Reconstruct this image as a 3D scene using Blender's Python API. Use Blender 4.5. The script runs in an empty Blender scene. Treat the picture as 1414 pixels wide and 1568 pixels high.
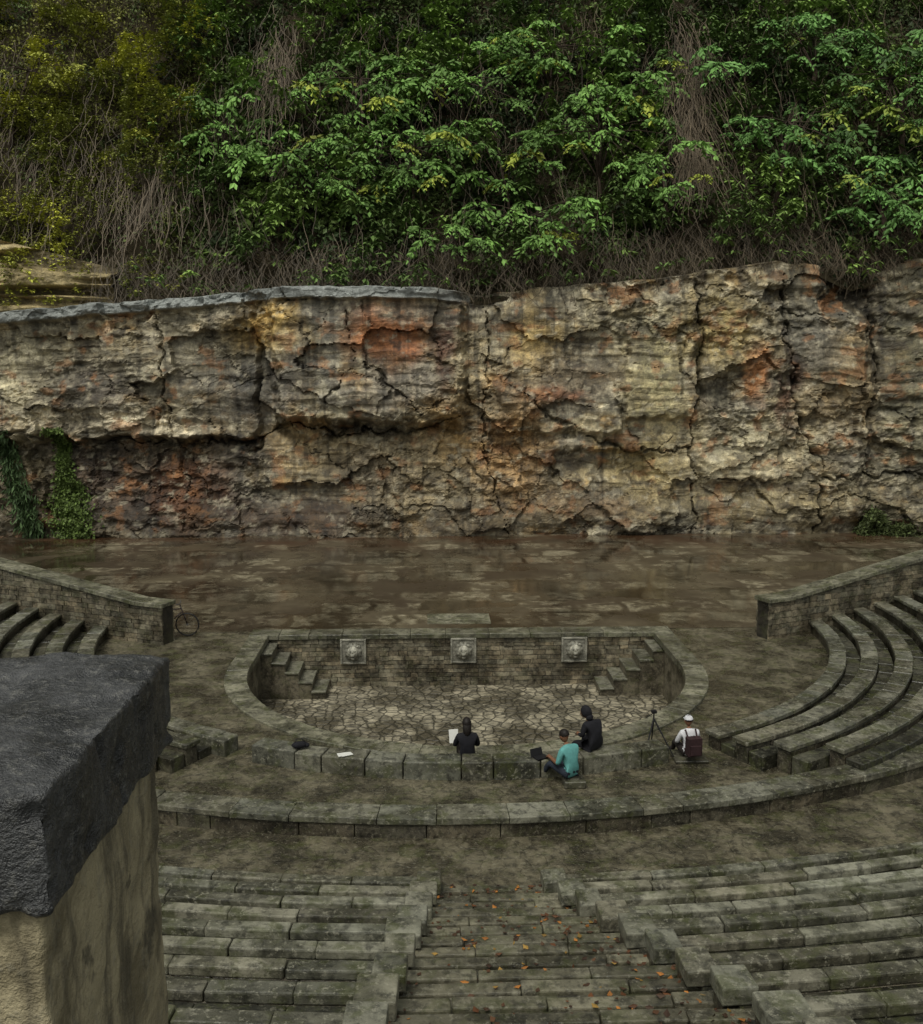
import bpy, bmesh, math, random
import numpy as np
from mathutils import Vector, Matrix
rng=np.random.default_rng(7); random.seed(7)
scene=bpy.context.scene
def s2l(c):
    c=np.asarray(c,dtype=float)/255.0
    return np.where(c<=0.04045,c/12.92,((c+0.055)/1.055)**2.4)
def C(r,g,b,k=1.0):
    v=s2l((r,g,b))*k
    return (float(v[0]),float(v[1]),float(v[2]),1.0)
# ---------------------------------------------------------------- noise
_T=rng.random((64,64,64))
def vnoise(x,y,z):
    x=np.asarray(x,float);y=np.asarray(y,float);z=np.asarray(z,float)
    x,y,z=np.broadcast_arrays(x,y,z)
    xi=np.floor(x).astype(int);yi=np.floor(y).astype(int);zi=np.floor(z).astype(int)
    fx=x-xi;fy=y-yi;fz=z-zi
    fx=fx*fx*(3-2*fx);fy=fy*fy*(3-2*fy);fz=fz*fz*(3-2*fz)
    def g(a,b,c): return _T[(xi+a)&63,(yi+b)&63,(zi+c)&63]
    c00=g(0,0,0)*(1-fx)+g(1,0,0)*fx; c10=g(0,1,0)*(1-fx)+g(1,1,0)*fx
    c01=g(0,0,1)*(1-fx)+g(1,0,1)*fx; c11=g(0,1,1)*(1-fx)+g(1,1,1)*fx
    return (c00*(1-fy)+c10*fy)*(1-fz)+(c01*(1-fy)+c11*fy)*fz
def fbm(x,y,z,o=4):
    s=0;a=1;t=0
    for i in range(o):
        s=s+a*vnoise(x*2**i+i*7.3,y*2**i+i*3.1,z*2**i+i*5.7);t+=a;a*=0.55
    return s/t
def ridge(x,y,z,o=4):
    s=0;a=1;t=0
    for i in range(o):
        s=s+a*(1-abs(2*vnoise(x*2**i+i*7.3,y*2**i+i*3.1,z*2**i+i*5.7)-1));t+=a;a*=0.5
    return s/t
def voro(x,y,seed=0):
    xi=np.floor(x).astype(int);yi=np.floor(y).astype(int)
    f1=np.full(x.shape,9.0);f2=np.full(x.shape,9.0);cid=np.zeros(x.shape)
    for a in(-1,0,1):
        for b in(-1,0,1):
            jx=_T[(xi+a)&63,(yi+b)&63,(seed)&63];jy=_T[(xi+a)&63,(yi+b)&63,(seed+1)&63];r=_T[(xi+a)&63,(yi+b)&63,(seed+2)&63]
            d=np.hypot(xi+a+jx-x,yi+b+jy-y)
            m=d<f1
            f2=np.where(m,f1,np.minimum(f2,d));cid=np.where(m,r,cid);f1=np.where(m,d,f1)
    return f1,f2,cid
def sstep(a,b,x):
    t=np.clip((x-a)/(b-a),0,1);return t*t*(3-2*t)
# ---------------------------------------------------------------- mesh helpers
def link(o,parent=None):
    scene.collection.objects.link(o)
    if parent: o.parent=parent
    return o
def empty(name,loc=(0,0,0),rz=0):
    e=bpy.data.objects.new(name,None);e.location=loc;e.rotation_euler=(0,0,rz);e.empty_display_size=.3
    return link(e)
def fastmesh(name,V,F,mat,col=None,smooth=False,parent=None):
    V=np.asarray(V,dtype=np.float32);F=np.asarray(F,dtype=np.int32)
    k=F.shape[1];me=bpy.data.meshes.new(name)
    me.vertices.add(len(V));me.vertices.foreach_set('co',V.ravel())
    me.loops.add(F.size);me.loops.foreach_set('vertex_index',F.ravel())
    me.polygons.add(len(F));me.polygons.foreach_set('loop_start',np.arange(0,F.size,k,dtype=np.int32))
    me.update(calc_edges=True);me.validate()
    if col is not None:
        ca=me.color_attributes.new(name='Col',type='FLOAT_COLOR',domain='POINT')
        cc=np.ones((len(V),4),dtype=np.float32);cc[:,:3]=col;ca.data.foreach_set('color',cc.ravel())
    me.polygons.foreach_set('use_smooth',np.full(len(F),smooth))
    me.materials.append(mat)
    return link(bpy.data.objects.new(name,me),parent)
class MB:
    def __init__(s): s.v=[];s.f=[];s.m=[];s.c=[]
    def add(s,vs,fs,m=0,c=1.0):
        o=len(s.v);s.v+=[tuple(p) for p in vs];s.f+=[tuple(i+o for i in f) for f in fs];s.m+=[m]*len(fs)
        if not hasattr(c,'__len__'): c=(c,c,c)
        s.c+=[c]*len(vs)
    def box8(s,p,m=0,c=1.0):
        s.add(p,[(0,3,2,1),(4,5,6,7),(0,1,5,4),(1,2,6,5),(2,3,7,6),(3,0,4,7)],m,c)
    def box(s,x0,x1,y0,y1,z0,z1,m=0,c=1.0,j=0.0):
        p=[(x0,y0,z0),(x1,y0,z0),(x1,y1,z0),(x0,y1,z0),(x0,y0,z1),(x1,y0,z1),(x1,y1,z1),(x0,y1,z1)]
        if j: p=[tuple(q+random.uniform(-j,j) for q in a) for a in p]
        s.box8(p,m,c)
    def tube(s,pts,rad,n=8,m=0,c=1.0,closed=False):
        pts=[Vector(p) for p in pts];N=len(pts)
        if not hasattr(rad,'__len__'): rad=[rad]*N
        vs=[];fs=[]
        for i,p in enumerate(pts):
            if closed: d=pts[(i+1)%N]-pts[i-1]
            else: d=pts[min(i+1,N-1)]-pts[max(i-1,0)]
            d.normalize();a=Vector((0,0,1)) if abs(d.z)<.9 else Vector((1,0,0))
            u=d.cross(a).normalized();w=d.cross(u)
            for k in range(n):
                t=2*math.pi*k/n;vs.append(p+(u*math.cos(t)+w*math.sin(t))*rad[i])
        R=N if closed else N-1
        for i in range(R):
            for k in range(n):
                a=i*n+k;b=i*n+(k+1)%n;j=((i+1)%N)*n
                fs.append((a,b,j+(k+1)%n,j+k))
        if not closed:
            fs.append(tuple(range(n-1,-1,-1)));fs.append(tuple((N-1)*n+k for k in range(n)))
        s.add(vs,fs,m,c)
    def ell(s,c0,r,m=0,c=1.0,nu=16,nv=10,v0=0.0,v1=1.0,fn=None):
        vs=[];fs=[]
        for j in range(nv+1):
            ph=math.pi*(v0+(v1-v0)*j/nv)
            for i in range(nu):
                th=2*math.pi*i/nu
                q=Vector((math.sin(ph)*math.cos(th),math.sin(ph)*math.sin(th),math.cos(ph)))
                if fn: q=fn(q)
                vs.append((c0[0]+q.x*r[0],c0[1]+q.y*r[1],c0[2]+q.z*r[2]))
        for j in range(nv):
            for i in range(nu):
                fs.append((j*nu+i,(j+1)*nu+i,(j+1)*nu+(i+1)%nu,j*nu+(i+1)%nu))
        s.add(vs,fs,m,c)
    def build(s,name,mats,smooth=False,parent=None,bevel=0,seg=1):
        me=bpy.data.meshes.new(name);me.from_pydata(s.v,[],s.f);me.update()
        for m in (mats if isinstance(mats,(list,tuple)) else [mats]): me.materials.append(m)
        me.polygons.foreach_set('material_index',s.m)
        me.polygons.foreach_set('use_smooth',[smooth]*len(s.f))
        ca=me.color_attributes.new(name='Col',type='FLOAT_COLOR',domain='POINT')
        cc=np.ones((len(s.v),4),dtype=np.float32);cc[:,:3]=np.array(s.c);ca.data.foreach_set('color',cc.ravel())
        o=link(bpy.data.objects.new(name,me),parent)
        if bevel:
            b=o.modifiers.new('Bevel','BEVEL');b.width=bevel;b.segments=seg;b.limit_method='ANGLE';b.angle_limit=math.radians(40)
        return o
# ---------------------------------------------------------------- materials
def newmat(name):
    m=bpy.data.materials.new(name);m.use_nodes=True;nt=m.node_tree
    return m,nt,nt.nodes['Principled BSDF']
class NG:
    def __init__(s,nt): s.nt=nt
    def n(s,t,**k):
        x=s.nt.nodes.new(t)
        for a,b in k.items(): setattr(x,a,b)
        return x
    def l(s,a,b): s.nt.links.new(a,b)
    def obj(s): return s.n('ShaderNodeTexCoord').outputs['Object']
    def mapv(s,v,sc):
        m=s.n('ShaderNodeMapping');m.inputs['Scale'].default_value=sc;s.l(v,m.inputs['Vector']);return m.outputs[0]
    def noise(s,v,sc,det=4,rough=.6,dist=0):
        x=s.n('ShaderNodeTexNoise');x.inputs['Scale'].default_value=sc;x.inputs['Detail'].default_value=det;x.inputs['Roughness'].default_value=rough;x.inputs['Distortion'].default_value=dist
        s.l(v,x.inputs['Vector']);return x.outputs['Fac']
    def ramp(s,v,a,b,lo=0.0,hi=1.0):
        x=s.n('ShaderNodeMapRange');x.inputs[1].default_value=a;x.inputs[2].default_value=b;x.inputs[3].default_value=lo;x.inputs[4].default_value=hi
        x.interpolation_type='SMOOTHSTEP';s.l(v,x.inputs[0]);return x.outputs[0]
    def mix(s,f,a,b,mode='MIX'):
        x=s.n('ShaderNodeMix',data_type='RGBA',blend_type=mode)
        for i,v in((0,f),(6,a),(7,b)):
            if isinstance(v,(int,float,tuple)): x.inputs[i].default_value=v
            else: s.l(v,x.inputs[i])
        return x.outputs[2]
    def math(s,op,a,b=0.0):
        x=s.n('ShaderNodeMath',operation=op)
        for i,v in((0,a),(1,b)):
            if isinstance(v,(int,float)): x.inputs[i].default_value=v
            else: s.l(v,x.inputs[i])
        return x.outputs[0]
    def bump(s,h,strength,dist,prev=None):
        x=s.n('ShaderNodeBump');x.inputs['Strength'].default_value=strength;x.inputs['Distance'].default_value=dist
        s.l(h,x.inputs['Height'])
        if prev: s.l(prev,x.inputs['Normal'])
        return x.outputs[0]
    def attr(s): return s.n('ShaderNodeAttribute',attribute_name='Col').outputs['Color']
def stone(name,dark,light,mosscol=C(66,70,38),moss=.5,specks=.5,rough=(.25,.7),bump=.7,sc=1.0,joints=None,jstr=.6,jw=.07,spec=.5,blotch=.6):
    m,nt,b=newmat(name);g=NG(nt);v=g.obj()
    n1=g.noise(v,1.1*sc,4,.65,.3);n2=g.noise(v,6*sc,5,.72);n3=g.noise(v,30*sc,2,.7)
    col=g.mix(g.ramp(n1,.38,.62),dark,light)
    col=g.mix(1.0,col,g.attr(),'MULTIPLY')
    k=g.ramp(n2,.36,.56,1-blotch,1.12)
    col=g.mix(1.0,col,k,'MULTIPLY')
    if moss: col=g.mix(g.math('MULTIPLY',g.ramp(g.noise(v,2.6*sc,4,.75,.5),.48,.64),moss),col,mosscol)
    if specks: col=g.mix(g.math('MULTIPLY',g.ramp(g.noise(v,13*sc,3,.8),.55,.66),specks),col,g.mix(.45,C(158,155,138),light))
    h=g.math('ADD',g.math('MULTIPLY',n2,.7),g.math('MULTIPLY',n3,.3))
    if joints:
        nn=g.n('ShaderNodeTexNoise');nn.inputs['Scale'].default_value=2.5;nn.inputs['Detail'].default_value=2;g.l(v,nn.inputs['Vector'])
        sc2=g.n('ShaderNodeVectorMath',operation='SCALE');sc2.inputs['Scale'].default_value=.16;g.l(nn.outputs['Color'],sc2.inputs[0])
        vw=g.n('ShaderNodeVectorMath',operation='ADD');g.l(v,vw.inputs[0]);g.l(sc2.outputs[0],vw.inputs[1])
        vo=g.n('ShaderNodeTexVoronoi',feature='DISTANCE_TO_EDGE');vo.inputs['Scale'].default_value=joints;g.l(vw.outputs[0],vo.inputs['Vector'])
        vc=g.n('ShaderNodeTexVoronoi',feature='F1');vc.inputs['Scale'].default_value=joints;g.l(vw.outputs[0],vc.inputs['Vector'])
        sep=g.n('ShaderNodeSeparateColor');g.l(vc.outputs['Color'],sep.inputs[0])
        col=g.mix(1.0,col,g.ramp(sep.outputs[0],0,1,1-.3*min(1,jstr*1.6),1+.2*min(1,jstr*1.6)),'MULTIPLY')
        e=g.ramp(vo.outputs['Distance'],.01,jw)
        js=g.math('MULTIPLY',g.math('SUBTRACT',1.0,e),jstr)
        col=g.mix(js,col,C(40,38,28));h=g.math('ADD',h,g.math('MULTIPLY',e,.9*jstr+.1))
    g.l(col,b.inputs['Base Color'])
    g.l(g.ramp(n1,.3,.7,rough[0],rough[1]),b.inputs['Roughness'])
    b.inputs['Specular IOR Level'].default_value=spec
    g.l(g.bump(h,bump,.03),b.inputs['Normal'])
    return m
def plain(name,col,rough=.8,var=.25,sc=20,spec=.3):
    m,nt,b=newmat(name);g=NG(nt);v=g.obj()
    c2=tuple(x*(1-var) for x in col[:3])+(1,)
    g.l(g.mix(g.ramp(g.noise(v,sc,3,.6),.3,.7),c2,col),b.inputs['Base Color']);b.inputs['Roughness'].default_value=rough
    b.inputs['Specular IOR Level'].default_value=spec
    return m
def leafmat(name,rough=.6,spec=.25):
    m,nt,b=newmat(name);g=NG(nt);a=g.attr()
    g.l(a,b.inputs['Base Color']);b.inputs['Roughness'].default_value=rough;b.inputs['Specular IOR Level'].default_value=spec
    return m
M_seat=stone('mossy_seat_stone',C(70,69,58),C(116,114,100),moss=.6,specks=.6)
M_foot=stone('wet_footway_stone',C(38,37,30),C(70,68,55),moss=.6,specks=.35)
M_stair=stone('worn_stair_stone',C(56,54,45),C(100,97,83),moss=.45,specks=.4)
M_brick=stone('rubble_masonry',C(72,66,54),C(130,121,101),moss=.3,specks=.35,sc=1.5,bump=.8)
M_cope=stone('coping_stone',C(74,73,60),C(124,121,103),moss=.6,specks=.45,sc=1.3)
M_mortar=stone('dark_mortar',C(32,29,24),C(56,51,42),moss=.3,specks=.1)
M_ground=stone('ground_flagstones',C(54,50,40),C(98,92,75),moss=.5,specks=.4,joints=3.4,jstr=.22,jw=.05,rough=(.15,.55))
M_cob=stone('cobblestones',C(84,78,64),C(152,144,124),moss=.12,specks=.15,joints=3.9,jstr=.8,jw=.12,bump=1.0,rough=(.3,.7),blotch=.3)
M_plaque=stone('carved_plaque_stone',C(112,110,100),C(158,155,142),moss=.1,specks=.2,sc=4,blotch=.3)
# ---------------------------------------------------------------- levels
CX,CY=0.0,27.6        # lower cavea centre
WX,WY,WR=-0.4,33.9,19.0  # outer parapet circle
UY=41.0               # upper cavea centre
def u_outline(a,yc,ytop,n=48):
    pts=[(a,ytop),(a,(ytop+yc)/2)]
    for i in range(n+1):
        t=math.pi*i/n;pts.append((a*math.cos(t),yc-a*math.sin(t)))
    pts+=[(-a,(ytop+yc)/2),(-a,ytop)]
    return pts
outer=u_outline(6.03,24.2,27.35)
inner=u_outline(5.48,24.2,27.05)
top=[(-6.03+12.06*i/12,27.35) for i in range(1,12)]
hole=[(x,y) for x,y in outer]+top
mb=MB();vs=[];fs=[];n=len(hole);rings=[1.0,1.25,1.7,2.6,5,14]
for r in rings:
    for x,y in hole: vs.append((x*r,24.5+(y-24.5)*r,0.0))
for k in range(len(rings)-1):
    for i in range(n):
        j=(i+1)%n;fs.append((k*n+i,k*n+j,(k+1)*n+j,(k+1)*n+i))
mb.add(vs,fs);mb.build('ground',M_ground)
mb=MB();mb.add([(x*1.05,24.5+(y-24.5)*1.05,-1.47) for x,y in inner],[tuple(range(len(inner)))])
mb.build('orchestra_floor',M_cob)
mb=MB();mw=MB()
for i in range(len(outer)-1):
    o0,o1,i0,i1=outer[i],outer[i+1],inner[i],inner[i+1]
    z=0.06+random.uniform(-.008,.008)
    c=random.uniform(.65,1.15)
    mb.box8([(i0[0],i0[1],-.12),(i1[0],i1[1],-.12),(o1[0],o1[1],-.12),(o0[0],o0[1],-.12),(i0[0],i0[1],z),(i1[0],i1[1],z),(o1[0],o1[1],z),(o0[0],o0[1],z)],0,c)
    s=1.012
    ii0=(i0[0]*s,24.5+(i0[1]-24.5)*s);ii1=(i1[0]*s,24.5+(i1[1]-24.5)*s)
    mw.box8([(ii0[0],ii0[1],-1.5),(ii1[0],ii1[1],-1.5),(o1[0]*.999,o1[1],-1.5),(o0[0]*.999,o0[1],-1.5),(ii0[0],ii0[1],-.121),(ii1[0],ii1[1],-.121),(o1[0]*.999,o1[1],-.121),(o0[0]*.999,o0[1],-.121)],0,.65)
mb.build('orchestra_rim_coping',M_cope,bevel=.012)
mw.build('orchestra_pit_wall',M_brick)
def masonry(name,p0,p1,topf,zb,thick,h=.13,L=.36,gap=.012,parent=None,mat=M_brick,cr=(.6,1.25)):
    p0=Vector((p0[0],p0[1],0));p1=Vector((p1[0],p1[1],0));d=(p1-p0);W=d.length;d.normalize();nrm=Vector((-d.y,d.x,0))
    mb=MB()
    def P(s,t,z): q=p0+d*s+nrm*t;return (q.x,q.y,z)
    K=max(1,int(W/1.0))
    for k in range(K):
        a,b=W*k/K,W*(k+1)/K
        mb.box8([P(a,-thick/2+.03,zb),P(b,-thick/2+.03,zb),P(b,thick/2-.03,zb),P(a,thick/2-.03,zb),P(a,-thick/2+.03,topf(a)-.02),P(b,-thick/2+.03,topf(b)-.02),P(b,thick/2-.03,topf(b)-.02),P(a,thick/2-.03,topf(a)-.02)],1,.8)
    z=zb
    while z<topf(0)+6:
        hh=h*random.uniform(.75,1.35);s=-random.uniform(0,L*.6)
        done=True
        while s<W:
            l=L*random.uniform(.5,1.5);a=max(s,0);b=min(s+l-gap,W);s+=l
            if b-a<.04: continue
            zt=min(z+hh-gap,topf((a+b)/2)-.01)
            if zt<=z+.02: continue
            done=False
            c=random.uniform(*cr);tn=random.uniform(-.06,.06)
            for sd in (-1,1):
                o=thick/2+random.uniform(-.01,.02);t0,t1=(-o,-thick/2+.05) if sd<0 else (thick/2-.05,o)
                j=lambda:random.uniform(-.008,.008)
                mb.box8([P(a+j(),t0,z+j()),P(b+j(),t0,z+j()),P(b,t1,z),P(a,t1,z),P(a+j(),t0,zt+j()),P(b+j(),t0,zt+j()),P(b,t1,zt),P(a,t1,zt)],0,(c*(1+tn),c,c*(1-tn)))
        z+=hh
        if done: break
    return mb.build(name,[mat,M_mortar],parent=parent)
sw=empty('stage_front_wall')
masonry('masonry',(-5.5,27.3),(5.5,27.3),lambda s:-.06,-1.47,.5,h=.13,L=.34,parent=sw,cr=(.5,1.3))
mb=MB();x=-6.03
while x<6.0:
    l=random.uniform(.8,1.3);x1=min(x+l,6.03);c=random.uniform(.55,.95)
    mb.box(x+.004,x1-.004,26.98,27.62,-.07,.07,0,c,.004);x=x1
mb.build('stage_edge_coping',M_cope,bevel=.012,parent=sw)
for sgn in(-1,1):
    mb=MB()
    for k in range(5):
        x0=5.6-.36*k;x1=x0-.36
        zt=-.16-.27*k
        a,b=sorted((sgn*x0,sgn*x1))
        mb.box(a,b,26.0,27.02,-1.5,zt-.06,1,.6)
        mb.box(a-.02,b+.02,25.96,27.03,zt-.058,zt,0,random.uniform(.8,1.0),.005)
    mb.build('stone_steps',[M_seat,M_brick],bevel=.01)
for px in(-3.1,0.03,3.2):
    e=empty('carved_lion_head_plaque',(px,27.0,-.42))
    mb=MB()
    mb.box(-.33,.33,-.03,.04,-.33,.33,0,.7)
    for a in range(4):
        R=Matrix.Rotation(a*math.pi/2,3,'Y')
        p=[(-.365,-.06,.31),(.305,-.06,.31),(.305,.03,.31),(-.365,.03,.31),(-.365,-.06,.365),(.305,-.06,.365),(.305,.03,.365),(-.365,.03,.365)]
        mb.box8([tuple(R@Vector(q)) for q in p],0,.9)
    mb.build('panel',M_plaque,parent=e,bevel=.01)
    mb=MB()
    def mane(q):
        t=math.atan2(q.z,q.x);return q*(1+.08*math.sin(11*t)+.04*math.sin(23*t))
    mb.ell((0,-.05,0),(.24,.14,.25),0,.85,fn=mane,nu=36,nv=20)
    mb.ell((0,-.16,.01),(.15,.13,.175),0,1.25)
    mb.ell((0,-.27,-.04),(.07,.08,.06),0,1.3)
    mb.ell((0,-.26,.03),(.028,.06,.075),0,1.2)
    for s in(-1,1):
        mb.ell((s*.055,-.265,.05),(.022,.02,.018),0,.2)
        mb.ell((s*.14,-.13,.165),(.04,.04,.045),0,1.0)
        mb.ell((s*.055,-.25,.08),(.036,.03,.014),0,1.1)
    mb.ell((0,-.28,-.095),(.048,.04,.022),0,.15)
    mb.ell((0,-.25,-.14),(.055,.05,.036),0,1.0)
    mb.build('lion_head',M_plaque,smooth=True,parent=e)
# ---------------------------------------------------------------- arc slabs
def arc(mb,cx,cy,r0,r1,a0,a1,z0,z1,L,m=0,gap=.012,jz=.008,cr=(.7,1.2),jr=.01):
    n=max(1,int(round((a1-a0)*r0/L)));e=[a0+(a1-a0)*(i+(random.uniform(-.3,.3) if 0<i<n else 0))/n for i in range(n+1)]
    for i in range(n):
        g=gap/r0;b0,b1=e[i]+g/2,e[i+1]-g/2
        z=z1+random.uniform(-jz,jz);c=random.uniform(*cr);tl=z1+random.uniform(-jz,jz);dr=random.uniform(-jr,jr);t=random.uniform(-.04,.04)
        q=max(1,int((b1-b0)*r0/.8))
        for u in range(q):
            c0,c1=b0+(b1-b0)*u/q,b0+(b1-b0)*(u+1)/q;za,zb_=tl+(z-tl)*u/q,tl+(z-tl)*(u+1)/q
            def P(r,a,zz): return (cx+r*math.sin(a),cy-r*math.cos(a),zz)
            mb.box8([P(r0+dr,c0,z0),P(r0+dr,c1,z0),P(r1+dr,c1,z0),P(r1+dr,c0,z0),P(r0+dr,c0,za),P(r0+dr,c1,zb_),P(r1+dr,c1,zb_),P(r1+dr,c0,za)],m,(c*(1+t),c,c*(1-t)))
def inwall(R,a,mar):
    x=CX+R*math.sin(a);y=CY-R*math.cos(a);return math.hypot(x-WX,y-WY)<WR-mar
def ana(R,a):
    x=abs(CX+R*math.sin(a));y=CY-R*math.cos(a);return y>26.45+.44*(x-8.7)
mb=MB()
def ang(x,R=10.2): return math.asin(x/R)
arc(mb,CX,CY,9.98,10.42,ang(-4.3),ang(3.62),-.02,.35,.78,cr=(.45,.9),gap=.02,jz=.014)
arc(mb,CX,CY,9.98,10.42,ang(-6.0),ang(-4.85),-.02,.33,.6,cr=(.5,.9))
mb.build('low_sitting_wall',M_seat,bevel=.025,seg=2)
mb=MB()
arc(mb,WX,WY,18.46,19.0,-.62,.80,.245,.36,1.1,cr=(.65,1.0),jz=.008,gap=.008)
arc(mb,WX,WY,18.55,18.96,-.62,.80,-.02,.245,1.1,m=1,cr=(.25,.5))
mb.build('curved_parapet_wall',[M_seat,M_brick],bevel=.015,seg=2)
for sgn in(-1,1):
    mb=MB()
    for k in range(0,13):
        R=10.3+.76*k+(0 if k==0 else -.02);zt=.35+.10*k
        a=math.radians(27.5 if sgn>0 else 30)+ (0 if k==0 else math.radians(1.6*(k-1)))
        while a<1.5 and not inwall(R,a,.95 if k<3 else .62): a+=.004
        a0=a
        while a<2.2 and not ana(R,a): a+=.005
        a1=a
        if a1-a0<.05: continue
        s0,s1=(a0,a1) if sgn>0 else (-a1,-a0)
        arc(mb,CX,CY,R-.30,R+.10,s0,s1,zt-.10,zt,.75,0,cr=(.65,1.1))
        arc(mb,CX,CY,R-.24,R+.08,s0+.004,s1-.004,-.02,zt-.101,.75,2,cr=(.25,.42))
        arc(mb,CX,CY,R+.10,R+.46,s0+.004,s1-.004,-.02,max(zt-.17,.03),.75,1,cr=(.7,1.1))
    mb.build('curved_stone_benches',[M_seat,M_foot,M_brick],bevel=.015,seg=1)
for sgn in(-1,1):
    e=empty('retaining_wall')
    x0=8.45 if sgn>0 else 8.15;y0=26.55
    dx,dy=14.0,6.1;W=math.hypot(dx,dy)
    tf=lambda s:1.05+(.0 if s<.85 else .135*(s-.85))
    a=(sgn*x0,y0);b=(sgn*(x0+dx),y0+dy)
    masonry('masonry',a,b,tf,-.02,.5,h=.14,L=.36,parent=e,cr=(.5,1.1))
    mb=MB();d=Vector((sgn*dx/W,dy/W,0));nr=Vector((-d.y,d.x,0));s=-.06
    p0=Vector((a[0],a[1],0))
    while s<W:
        l=.9 if s<0 else random.uniform(1.0,1.5)
        s1=s+l
        def P(q,t,z): w=p0+d*q+nr*t;return(w.x,w.y,z)
        zA,zB=tf(max(s,0)),tf(s1)
        if s<0: zB=zA
        c=random.uniform(.75,1.1)
        mb.box8([P(s+.004,-.31,zA),P(s1-.004,-.31,zB),P(s1-.004,.31,zB),P(s+.004,.31,zA),P(s+.004,-.31,zA+.12),P(s1-.004,-.31,zB+.12),P(s1-.004,.31,zB+.12),P(s+.004,.31,zA+.12)],0,c);s=s1
    mb.build('coping',M_cope,bevel=.012,parent=e)
# ---------------------------------------------------------------- upper seats
def xr(y): return .78+.193*(13.5-y)
def xl(y): return -.87-.09*(13.5-y)
mb=MB()
NR=14;PI,RI=.74,.259
for k in range(NR):
    R=27.58+PI*k;zt=.19+RI*k;yf=UY-R
    ar=math.asin(xr(yf)/R);al=math.asin(-xl(yf)/R)
    for (s0,s1) in ((ar,.52),(-.52,-al)):
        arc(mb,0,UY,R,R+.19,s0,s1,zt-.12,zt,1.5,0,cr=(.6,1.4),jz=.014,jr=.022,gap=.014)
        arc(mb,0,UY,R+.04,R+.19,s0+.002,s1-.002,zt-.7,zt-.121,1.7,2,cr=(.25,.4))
        arc(mb,0,UY,R+.185,R+PI+.03,s0+.001,s1-.001,zt-.7,zt-.11,2.4,1,cr=(.4,.8),jz=.006,gap=.004)  # dirty wet treads, tinted darker still to paint deeper shadow between rows
        w=random.uniform(.2,.3)/R
        e0,e1=(s0-.004,s0+w) if s0>0 else (s1-w,s1+.004)
        arc(mb,0,UY,R-.03,R+random.uniform(.30,.42),e0,e1,zt-.11,zt+.07,5,0,cr=(.75,1.25),jz=.014)
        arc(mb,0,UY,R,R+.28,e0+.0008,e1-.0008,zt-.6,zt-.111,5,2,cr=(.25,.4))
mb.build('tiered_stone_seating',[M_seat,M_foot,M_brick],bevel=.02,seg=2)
mb=MB()
SD,SR=.46,.161;NS=22
def stz(j): return max(.02+SR*j-.22,.004*j)
for j in range(1,NS+1):
    y1=13.5-SD*(j-1)-.02;y0=y1-SD;zt=stz(j)
    x=xl(y0)-.06;xe=xr(y0)+.10
    while x<xe:
        l=random.uniform(.6,1.6);x1=min(x+l,xe)
        if xe-x1<.3: x1=xe
        c=random.uniform(.65,1.25)
        mb.box(x+.004,x1-.004,y1-.17,y1+random.uniform(-.015,.015),zt-.3,zt+random.uniform(-.01,.014),0,(c*1.1,c*1.09,c*1.04),.007)
        x=x1
    x=xl(y0)-.06
    while x<xe:
        l=random.uniform(.4,1.4);x1=min(x+l,xe)
        if xe-x1<.2: x1=xe
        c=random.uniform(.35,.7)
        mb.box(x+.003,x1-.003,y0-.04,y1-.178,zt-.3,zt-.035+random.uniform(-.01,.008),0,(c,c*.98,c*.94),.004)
        x=x1
mb.build('central_stone_stairway',M_stair,bevel=.018,seg=2)
mb=MB()
mb.add([(-16,13.2,-.35),(16,13.2,-.35),(16,2.9,2.9),(-16,2.9,2.9)],[(0,1,2,3)],0,.7)
mb.build('seating_earth_slope',M_foot)
mb=MB();mb.box(-16,16,-8,2.6,-.1,5.2,0,.8);mb.build('upper_terrace',M_foot)
# ---------------------------------------------------------------- near pillar
def rough_box(name,x0,x1,y0,y1,z0,z1,mat,amp,res,rad,parent,taper=0,seed=0,chip=.07):
    bm=bmesh.new();bmesh.ops.create_cube(bm,size=1)
    for v in bm.verts:
        t=taper if v.co.z>0 else 0
        v.co=Vector(((x0+x1)/2+v.co.x*(x1-x0-t),(y0+y1)/2+v.co.y*(y1-y0-t),(z0+z1)/2+v.co.z*(z1-z0)))
    bmesh.ops.bevel(bm,geom=bm.edges[:],offset=rad,segments=3,affect='EDGES',profile=.6)
    for it in range(8):
        es=[e for e in bm.edges if e.calc_length()>res]
        if not es: break
        bmesh.ops.subdivide_edges(bm,edges=es,cuts=1,use_grid_fill=True)
    bmesh.ops.triangulate(bm,faces=bm.faces[:])
    bm.normal_update()
    P=np.array([v.co[:] for v in bm.verts])
    d=fbm(P[:,0]*11+seed,P[:,1]*11,P[:,2]*11,5)-.5
    d2=fbm(P[:,0]*3.5+seed,P[:,1]*3.5,P[:,2]*3.5,2)-.5
    ch=-np.clip(fbm(P[:,0]*16+seed,P[:,1]*16,P[:,2]*16,2)-.62,0,1)*chip
    for v,a,b,c in zip(list(bm.verts),d,d2,ch): v.co+=v.normal*(a*amp+b*amp*1.3+c)
    me=bpy.data.meshes.new(name);bm.to_mesh(me);bm.free();me.materials.append(mat)
    me.polygons.foreach_set('use_smooth',[True]*len(me.polygons))
    return link(bpy.data.objects.new(name,me),parent)
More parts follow.
